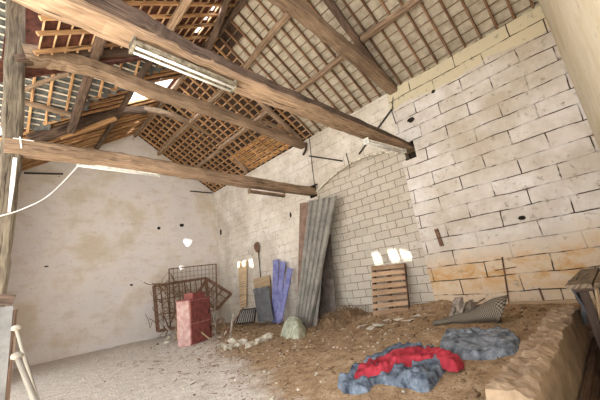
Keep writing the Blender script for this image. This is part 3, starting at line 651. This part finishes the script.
# front faces the camera: built square in its own axes, turned a little
f_l, f_r = G(192, 345.5), G(212.5, 337)
ax = (f_r-f_l); ax.z = 0; wid = ax.length; ax.normalize(); dep = Vector((-ax.y, ax.x, 0)); dep = dep if dep.y > 0 else -dep
zb = min(f_l.z, f_r.z)-.03
def col_h(px_top, base): # height of a column whose foot is base and whose top is seen at pixel row
    d = ray(*px_top); return d.z*(math.hypot(base.x, base.y)/math.hypot(d.x, d.y))
ztp = col_h((190, 300), f_l); zt2 = col_h((211, 297), f_r); zt = (ztp+zt2)/2
def cbx(mb, u0, u1, d0, d1, z0, z1):
    o_ = Vector((f_l.x, f_l.y, 0)); mb.loft([o_+ax*u0+dep*((d0+d1)/2)+Vector((0, 0, (z0+z1)/2)), o_+ax*u1+dep*((d0+d1)/2)+Vector((0, 0, (z0+z1)/2))], (d1-d0, z1-z0), sides=4); return mb
zm = zb+(zt-zb)*.47
cbx(MB(), 0, wid, .03, .55, zb, zt).build('body', M['red_l'], t)
dr = cbx(MB(), .02, wid-.02, 0, .03, zb+.06, zm-.02).build('door', M['red'], t); d2 = cbx(MB(), .02, wid-.02, 0, .03, zm+.02, zt-.03).build('door', M['red'], t)
cbx(MB(), wid*.86, wid*.9, -.03, 0, zm+.2, zm+.34).build('handle', M['iron'], d2); cbx(MB(), wid*.86, wid*.9, -.03, 0, zm-.35, zm-.2).build('handle', M['iron'], dr)
cbx(MB(), -.03, wid+.03, -.02, .58, zt, zt+.03).build('top', M['red'], t)
cbx(MB(), -.012, .0, .05, .53, zb+.03, zt-.02).build('side_panel', M['side_l'], t)
q = cbx(MB(), wid*.25, wid*.85, .1, .45, zt+.03, zt+.22); tag(q.build('red_box', M['red']), 'small dark red box lying on top of the red cabinet', 'box')
# ------------------------------------------------------------------ rusty frames
def frame_grid(name, corners, nv, nh, r, label, depthY, mat, group):
    P = [at(*c_, 1, y_) for c_, y_ in zip(corners, depthY)]
    t = thing(name, (P[3]+P[2])/2, label, 'frame', group)
    for i in range(4): MB().box(P[i], P[(i+1) % 4], r*2.4, r*2.4, (0, 1, 0)).build('rail', mat, t)
    for i in range(1, nv): MB().tube([P[0].lerp(P[1], i/nv), P[3].lerp(P[2], i/nv)], r*.55, 6).build('bar', mat, t)
    for i in range(1, nh): MB().tube([P[0].lerp(P[3], i/nh), P[1].lerp(P[2], i/nh)], r*.45, 6).build('crossbar', mat, t)
frame_grid('metal_grille', [(154, 286), (206, 278), (210, 322), (158, 331)], 9, 3, .045, 'large rusty square grille of thin bars leaning on the far wall', (13.9, 13.9, 13.2, 13.2), M['rust'], 'rusty frames in the corner')
frame_grid('metal_grille', [(207, 279), (231, 294), (217, 309), (196, 296)], 3, 3, .04, 'tilted rusty grille poking out right of the red cabinet', (13.0, 12.4, 12.2, 12.8), M['rust'], 'rusty frames in the corner')
frame_grid('wire_mesh', [(169, 269), (216, 264), (217, 310), (170, 318)], 12, 10, .018, 'pale wire mesh panel flat against the far wall near the corner', (14.2, 14.2, 14.0, 14.0), M['twig'], 'rusty frames in the corner')
rs = random.Random(12)
for i in range(22):
    c_ = G(rs.uniform(164, 232), rs.uniform(334, 342)); a_ = rs.uniform(-.9, .9); L_ = rs.uniform(.6, 1.7)
    side = c_.x < 6.0
    e_ = c_+Vector((math.sin(a_)*L_*.8, rs.uniform(-.1, .35), L_*abs(math.cos(a_))*.8))
    if e_.x > 8.1: e_.x = 8.1
    q = MB(); q.tube(sub([c_+Vector((0, 0, .03)), e_], 3), rs.uniform(.018, .035), 6)
    tag(q.build('rusty_stick', M[rs.choice(['rust', 'board', 'bark', 'twig'])]), 'rusty stick or bar in the tangle around the red cabinet', 'stick', 'sticks heaped in the corner')
rs = random.Random(31); q = MB()
for i in range(70):
    p0 = at(rs.uniform(157, 214), rs.uniform(280, 328), 1, rs.uniform(13.2, 13.9)); P = [p0]
    for _ in range(4): P.append(P[-1]+Vector((rs.uniform(-.35, .35), rs.uniform(-.1, .1), rs.uniform(-.3, .3))))
    for p in P: p.z = max(p.z, ground(p.x, p.y)+.03); p.x = min(p.x, 8.1)
    q.tube(smooth_line(P, 3), rs.uniform(.008, .018), 5)
tag(q.build('wire_tangle', M['twig']), 'tangle of rusty wire and twigs filling the large rusty frame', 'wire', None, 'stuff')
# rubble around
def stones(pxs, mat, label, group, cat='stone', name='rubble_stone', r=(.08, .13), sd=0):
    for i, (px, py) in enumerate(pxs):
        rr = random.Random(sd+i); R_ = rr.uniform(*r); p = G(px, py); q = MB()
        blob(q, (p.x, p.y, ground(p.x, p.y)+R_*.45), R_, sd+i, 1, (rr.uniform(.9, 1.4), .9, rr.uniform(.6, .9)), 1.3)
        tag(q.build(name, mat), label, cat, group)
stones([(228, 350), (237, 347), (243, 344), (262, 342), (250, 347), (222, 346), (269, 339), (256, 345), (214, 334), (233, 344)], M['stone'], 'pale rubble stone in the row left of the greenish sack', 'rubble stones in a row', sd=50)
stones([(160, 338), (168, 339), (175, 340), (180, 338), (165, 344), (220, 338), (226, 335)], M['stone'], 'pale broken stone lying by the rusty frames', 'broken stones by the frames', sd=80, r=(.06, .11))
# sack
sack = [G(*p) for p in [(280, 336), (283, 331), (290, 327), (299, 327), (307, 330), (306, 336), (298, 339), (286, 339)]]
q = heap([(p.x, p.y) for p in sack], .36, lambda x, y: .09*noise.noise(Vector((x*5, y*5, 1))), .04, .25)
tag(q.build('sack', M['stone_g'], smooth=True), 'pale greenish rumpled sack at the foot of the roofing sheets', 'sack')
# twig heaps near the sheets
tw = [Vector((x_, y_, 0)) for x_, y_ in [(7.0, 6.9), (8.2, 7.3), (8.2, 6.6), (8.2, 5.7), (7.6, 5.6), (7.1, 5.9), (6.8, 6.4)]]
q = heap([(p.x, p.y) for p in tw], .16, lambda x, y: .2*abs(noise.noise(Vector((x*6, y*6, 1)))), .045, .3)
rs = random.Random(4)
for i in range(160):
    p = tw[0].lerp(tw[3], rs.random()).lerp(tw[5].lerp(tw[2], rs.random()), rs.random()); p.z = ground(p.x, p.y)+rs.uniform(.08, .3)
    d = Vector((rs.uniform(-1, 1), rs.uniform(-1, 1), rs.uniform(-.4, .6)))*rs.uniform(.1, .28)
    q.box(p-d, p+d, .014, .012)
tag(q.build('twig_heap', M['twig']), 'loose brown twigs and dirt heaped between roofing sheets and pallet', 'twigs', None, 'stuff')
dz = MB(); rs = random.Random(9)
def inpit(x, y): return x > 2.6 and y < 1.15
for i in range(1500):
    x, y = rs.uniform(1.2, 8.1), rs.uniform(1.2, 12.5)
    if rs.random() > sm((x-3.0+(6-y)*.1)/2.2)+.03: continue
    r_ = rs.uniform(.008, .03)*(1+.8*(rs.random() < .1)); blob(dz, (x, y, ground(x, y)+r_*.4), r_, i % 37, 1, (1, 1, .7), .5)
for i in range(700):
    x, y = rs.uniform(2.5, 8.1), rs.uniform(1.2, 10); a = rs.uniform(0, PI); L_ = rs.uniform(.03, .13); z = ground(x, y)+.012
    dz.box((x, y, z), (x+math.cos(a)*L_, y+math.sin(a)*L_, ground(x+math.cos(a)*L_, y+math.sin(a)*L_)+.02), .01, .008)
tag(dz.build('dirt_crumbs', M['twig']), 'crumbs of earth, straw and grit strewn over the floor', 'debris', None, 'stuff')
dz = MB()
for i in range(650):
    x, y = rs.uniform(1.2, 8.1), rs.uniform(1.6, 12.5); r_ = rs.uniform(.008, .028); blob(dz, (x, y, ground(x, y)+r_*.4), r_, i % 31, 1, (1, 1, .6), .5)
tag(dz.build('pale_grit', M['stone']), 'pale chips of plaster strewn over the floor', 'debris', None, 'stuff')
for i, (px, py) in enumerate([(362, 328), (371, 330), (379, 327), (399, 321), (408, 323), (388, 322), (345, 320), (416, 318)]):
    p = G(px, py); rr = random.Random(i+70); q = MB(); a = rr.uniform(0, PI); s1, s2 = rr.uniform(.09, .16), rr.uniform(.06, .1)
    vv = []
    for (u, v_) in ((-1, -1), (0, -1.1), (1, -1), (1, 1), (0, .9), (-1, 1)):
        x = p.x+u*s1*math.cos(a)-v_*s2*math.sin(a); y = p.y+u*s1*math.sin(a)+v_*s2*math.cos(a); vv.append(Vector((x, y, ground(x, y)+.015+rr.uniform(0, .05))))
    n = 6; q.add([*vv, *[p_+Vector((0, 0, .006)) for p_ in vv]], [list(range(n))[::-1], list(range(n, 12))]+[[i_, (i_+1) % n, n+(i_+1) % n, n+i_] for i_ in range(n)])
    tag(q.build('paper_scrap', M['paper']), 'pale crumpled scrap lying on the earth in front of the pallet', 'scrap', 'scraps on the earth')
# ------------------------------------------------------------------ clothes
def polyG(pxs, lift=0): return [(p.x, p.y) for p in (G(a_, b_, lift) for a_, b_ in pxs)]
def folds(amp, sc, sd, rot=.6):
    c_, s_ = math.cos(rot), math.sin(rot)
    def f(x, y):
        n2 = noise.noise(Vector((x*sc*.8, y*sc*.8, sd+9)))
        u, v_ = (x*c_+y*s_)*sc+n2*1.6, (-x*s_+y*c_)*sc+n2*1.2
        r1 = abs(noise.noise(Vector((u*.45, v_*1.1, sd)))); r2 = abs(noise.noise(Vector((u*1.6+3, v_*1.0, sd+4)))); r3 = abs(noise.noise(Vector((u*2.6, v_*2.8, sd+7))))
        return amp*(.9-1.9*min(r1*1.6, .5)*1.4+.55*n2-1.1*min(r2, .35)-.7*min(r3, .3)+.5)
    return f
den = polyG([(336, 382), (341, 374), (352, 367), (366, 359), (381, 350), (396, 347), (412, 343), (424, 345), (437, 349), (448, 358), (444, 366), (437, 376), (430, 386), (419, 387), (406, 383), (393, 381), (380, 379), (372, 380), (368, 387), (355, 389), (342, 388)], .06)
q = heap(den, .07, folds(.05, 4.2, 2, -.5), .016, .05); tag(q.build('denim_jacket', M['denim'], smooth=True), 'crumpled blue denim garment under the red cloth on the earth', 'clothes')
red = polyG([(349, 369), (358, 363), (368, 358), (380, 353), (393, 350), (410, 346), (426, 345), (442, 346), (461, 350), (461, 355), (455, 361), (446, 359), (437, 356), (424, 356), (412, 357), (398, 359), (383, 364), (370, 368), (358, 371)], .16)
q = heap(red, .05, folds(.032, 5, 6, -.4), .016, .04, base=.09, under=-.03); tag(q.build('red_garment', M['redcloth'], smooth=True), 'crumpled bright red garment lying across the blue denim', 'clothes')
gr = polyG([(438, 345), (442, 337), (447, 331), (462, 330), (478, 330), (495, 330), (503, 330), (512, 333), (522, 339), (523, 346), (514, 350), (500, 353), (480, 356), (462, 357), (455, 352)], .05)
q = heap(gr, .06, folds(.045, 3.8, 11, -.9), .016, .05); tag(q.build('canvas_coat', M['denim_g'], smooth=True), 'grey-blue canvas coat spread on the earth beside the red garment', 'clothes')
# woven mat rolled into a cone
tip, mouth = G(434, 326), G(505, 321)
axd = (mouth-tip); axd.z = 0; L_ = axd.length; axd.normalize(); sd_ = Vector((-axd.y, axd.x, 0))
m = MB(); n1, n2 = 20, 26
for i in range(n1+1):
    s_ = i/n1; R_ = .055+.19*s_**1.8
    for j in range(n2):
        a = 2*PI*j/n2; rr = R_*(1+.12*noise.noise(Vector((s_*5, math.cos(a)*1.5, math.sin(a)*1.5))))
        p = tip+axd*(s_*L_+(.14*math.sin(a) if i == n1 else 0))+sd_*(rr*1.35*math.cos(a)); zz = ground(p.x, p.y)+max(0, R_*.82+rr*.85*math.sin(a))
        m.v.append((p.x, p.y, zz))
for i in range(n1):
    for j in range(n2):
        j2 = (j+1) % n2; a = i*n2
        m.face([a+j, a+j2, a+n2+j2, a+n2+j], [(i/n1*L_, j/n2), (i/n1*L_, (j+1)/n2), ((i+1)/n1*L_, (j+1)/n2), ((i+1)/n1*L_, j/n2)])
ob = m.build('woven_mat', M['woven'], smooth=True); sol = ob.modifiers.new('thick', 'SOLIDIFY'); sol.thickness = .012
tag(ob, 'grey woven cane mat rolled into a cone below the stained wall', 'mat')
rs = random.Random(21)
for i in range(22):
    g = G(rs.uniform(448, 468), rs.uniform(315, 321)); Yb = g.y
    e_ = at(rs.uniform(452, 488), rs.uniform(297, 308), 1, Yb+rs.uniform(-.15, .1)); a_ = g+Vector((0, 0, .04))
    P = [a_, (a_+e_)/2+Vector((0, 0, rs.uniform(0, .08))), e_]
    for p in P: p.x = min(p.x, 8.1)
    q = MB(); q.loft(smooth_line(P, 3), (rs.uniform(.05, .1), .018), sides=4, jit=.008, seed=i)
    tag(q.build('bark_strip', M['bark']), 'curled grey bark strip in the bundle behind the woven mat', 'bark', 'bark strips behind the woven mat')
# ------------------------------------------------------------------ curb, pit and bench
m = MB(); n1 = 150; prof = [(-.5, 0), (-.5, .5), (-.5, .8), (-.45, .99), (-.3, 1.02), (-.15, 1.03), (0, 1.01), (.15, 1.02), (.3, 1.02), (.44, 1), (.5, .85), (.47, .65), (.5, .5), (.5, 0)]
for i in range(n1+1):
    x = 2.77+(6.62-2.77)*i/n1; wv = .33
    for j, (a, b) in enumerate(prof):
        nn = noise.noise(Vector((x*3, a*3, b*2))); n3 = noise.noise(Vector((x*11, a*9, b*5)))
        z = -1.75+(.75)*b + (nn*.05+n3*.035)*(b > .3); y = .85-a*wv*(-1) + (nn*.025+n3*.01)
        m.v.append((x+(.03*n3 if i in (0, n1) else 0), y, z))
k8 = len(prof)
for i in range(n1):
    for j in range(k8-1): a = i*k8+j; m.face([a, a+1, a+k8+1, a+k8])
m.face(list(range(k8))); m.face([n1*k8+j for j in range(k8)][::-1])
tag(m.build('curb', M['curb']), 'thick earthy concrete kerb along the edge of the sunken pit', 'kerb')
q = MB(); q.box((2.9, .62, -1.55), (6.6, .62, -1.55), .07, .22, jit=.005); tag(q.build('pit_board', M['oak_dark']), 'dark board set on edge along the foot of the kerb', 'board')
q = MB(); q.box((3.1, .30, -1.86), (7.6, .34, -1.86), .22, .06, jit=.005); tag(q.build('pit_plank', M['oak']), 'reddish plank lying on the floor of the sunken pit', 'plank')
q = MB(); q.box((6.75, -.2, -1.32), (6.75, .98, -1.32), .32, .07, jit=.004); tag(q.build('step_board', M['oak']), 'board laid across the pit at the far end of the kerb', 'board')
q = MB(); q.cuboid((6.62, -.2, -1.95), (6.9, .95, -1.36)); tag(q.build('step_block', M['curb']), 'block carrying the board across the pit end', 'block')
t = thing('work_bench', (6.0, .15, ground(6, .15)), 'rough plank work bench against the near end wall', 'bench')
for i, (y0, y1) in enumerate([(.32, .56), (.07, .31), (-.18, .06)]):
    MB().box((4.72+.04*i, (y0+y1)/2, -.5), (7.15, (y0+y1)/2, -.5), y1-y0-.008, .045, jit=.004).build('top_plank', M['plank_g'], t)
for x in (5.1, 6.8):
    MB().box((x, -.2, -.56), (x, .52, -.56), .09, .07).build('bearer', M['smoke'], t)
    for y_ in (-.12, .44): MB().box((x, y_, -.6), (x, y_, -1.98), .08, .08).build('leg', M['smoke'], t)
MB().box((4.78, .3, -.53), (5.3, .42, -1.2), .06, .035, (0, 1, 0)).build('brace', M['board'], t)
rg = MB(); n = 14
for i in range(n+1):
    for j in range(n+1):
        x = 6.1+.75*i/n; z = -.56-.62*j/n; y = .60+.05*math.sin(i*1.1)+.03*math.sin(i*.7+j*.5); rg.v.append((x+.05*math.sin(j*.6), y, z))
for i in range(n):
    for j in range(n): a = i*(n+1)+j; rg.face([a, a+1, a+n+2, a+n+1])
ob = rg.build('hanging_rag', M['slate'], smooth=True); ob.modifiers.new('t', 'SOLIDIFY').thickness = .01; tag(ob, 'dark grey rag hanging at the far end of the work bench', 'cloth')
# ------------------------------------------------------------------ things at the left edge
t = thing('metal_door_leaf', (.12, 5.1, ground(.12, 5.1)), 'narrow grey metal-faced leaf standing at the left edge of the photo', 'panel')
MB().box((.115, 5.1, -1.52), (.115, 5.1, .165), .205, .05, (0, 1, 0)).build('panel', M['leaf'], t)
MB().box((.055, 5.05, -1.52), (.055, 5.05, .16), .02, .04, (0, 1, 0)).build('rib', M['iron'], t)
MB().box((.24, 5.12, -1.52), (.24, 5.12, .12), .04, .06, (0, 1, 0)).build('edge_post', M['oak_dark'], t)
q = MB(); q.box(at(-8, 299, 1, 5.2), at(14, 300, 1, 5.2), .2, .11); tag(q.build('timber_block', M['smoke']), 'dark timber end resting on top of the grey leaf', 'block')
def pole(name, pa, pb, Y, r, label, knob):
    a, b = at(*pa, 1, Y), at(*pb, 1, Y-.25); d = (b-a).normalized(); s_ = (ground(b.x, b.y)+.02-a.z)/d.z
    t = thing(name, a+d*s_, label, 'pole', 'white poles at the left edge')
    MB().tube([a, a+d*s_], [r, r*1.15], 8).build('shaft', M['pole'], t, True)
    q = MB(); blob(q, a, knob, 2, 2, (1.2, 1.2, .9), .2); q.build('knob', M['pole'], t, True)
pole('pole', (16, 328), (37, 398), 4.4, .016, 'long slim pale pole leaning across in front of the shorter thick one', .033)
pole('pole', (17, 356), (34, 398), 4.2, .026, 'shorter thick pale pole leaning at the bottom left edge', .04)
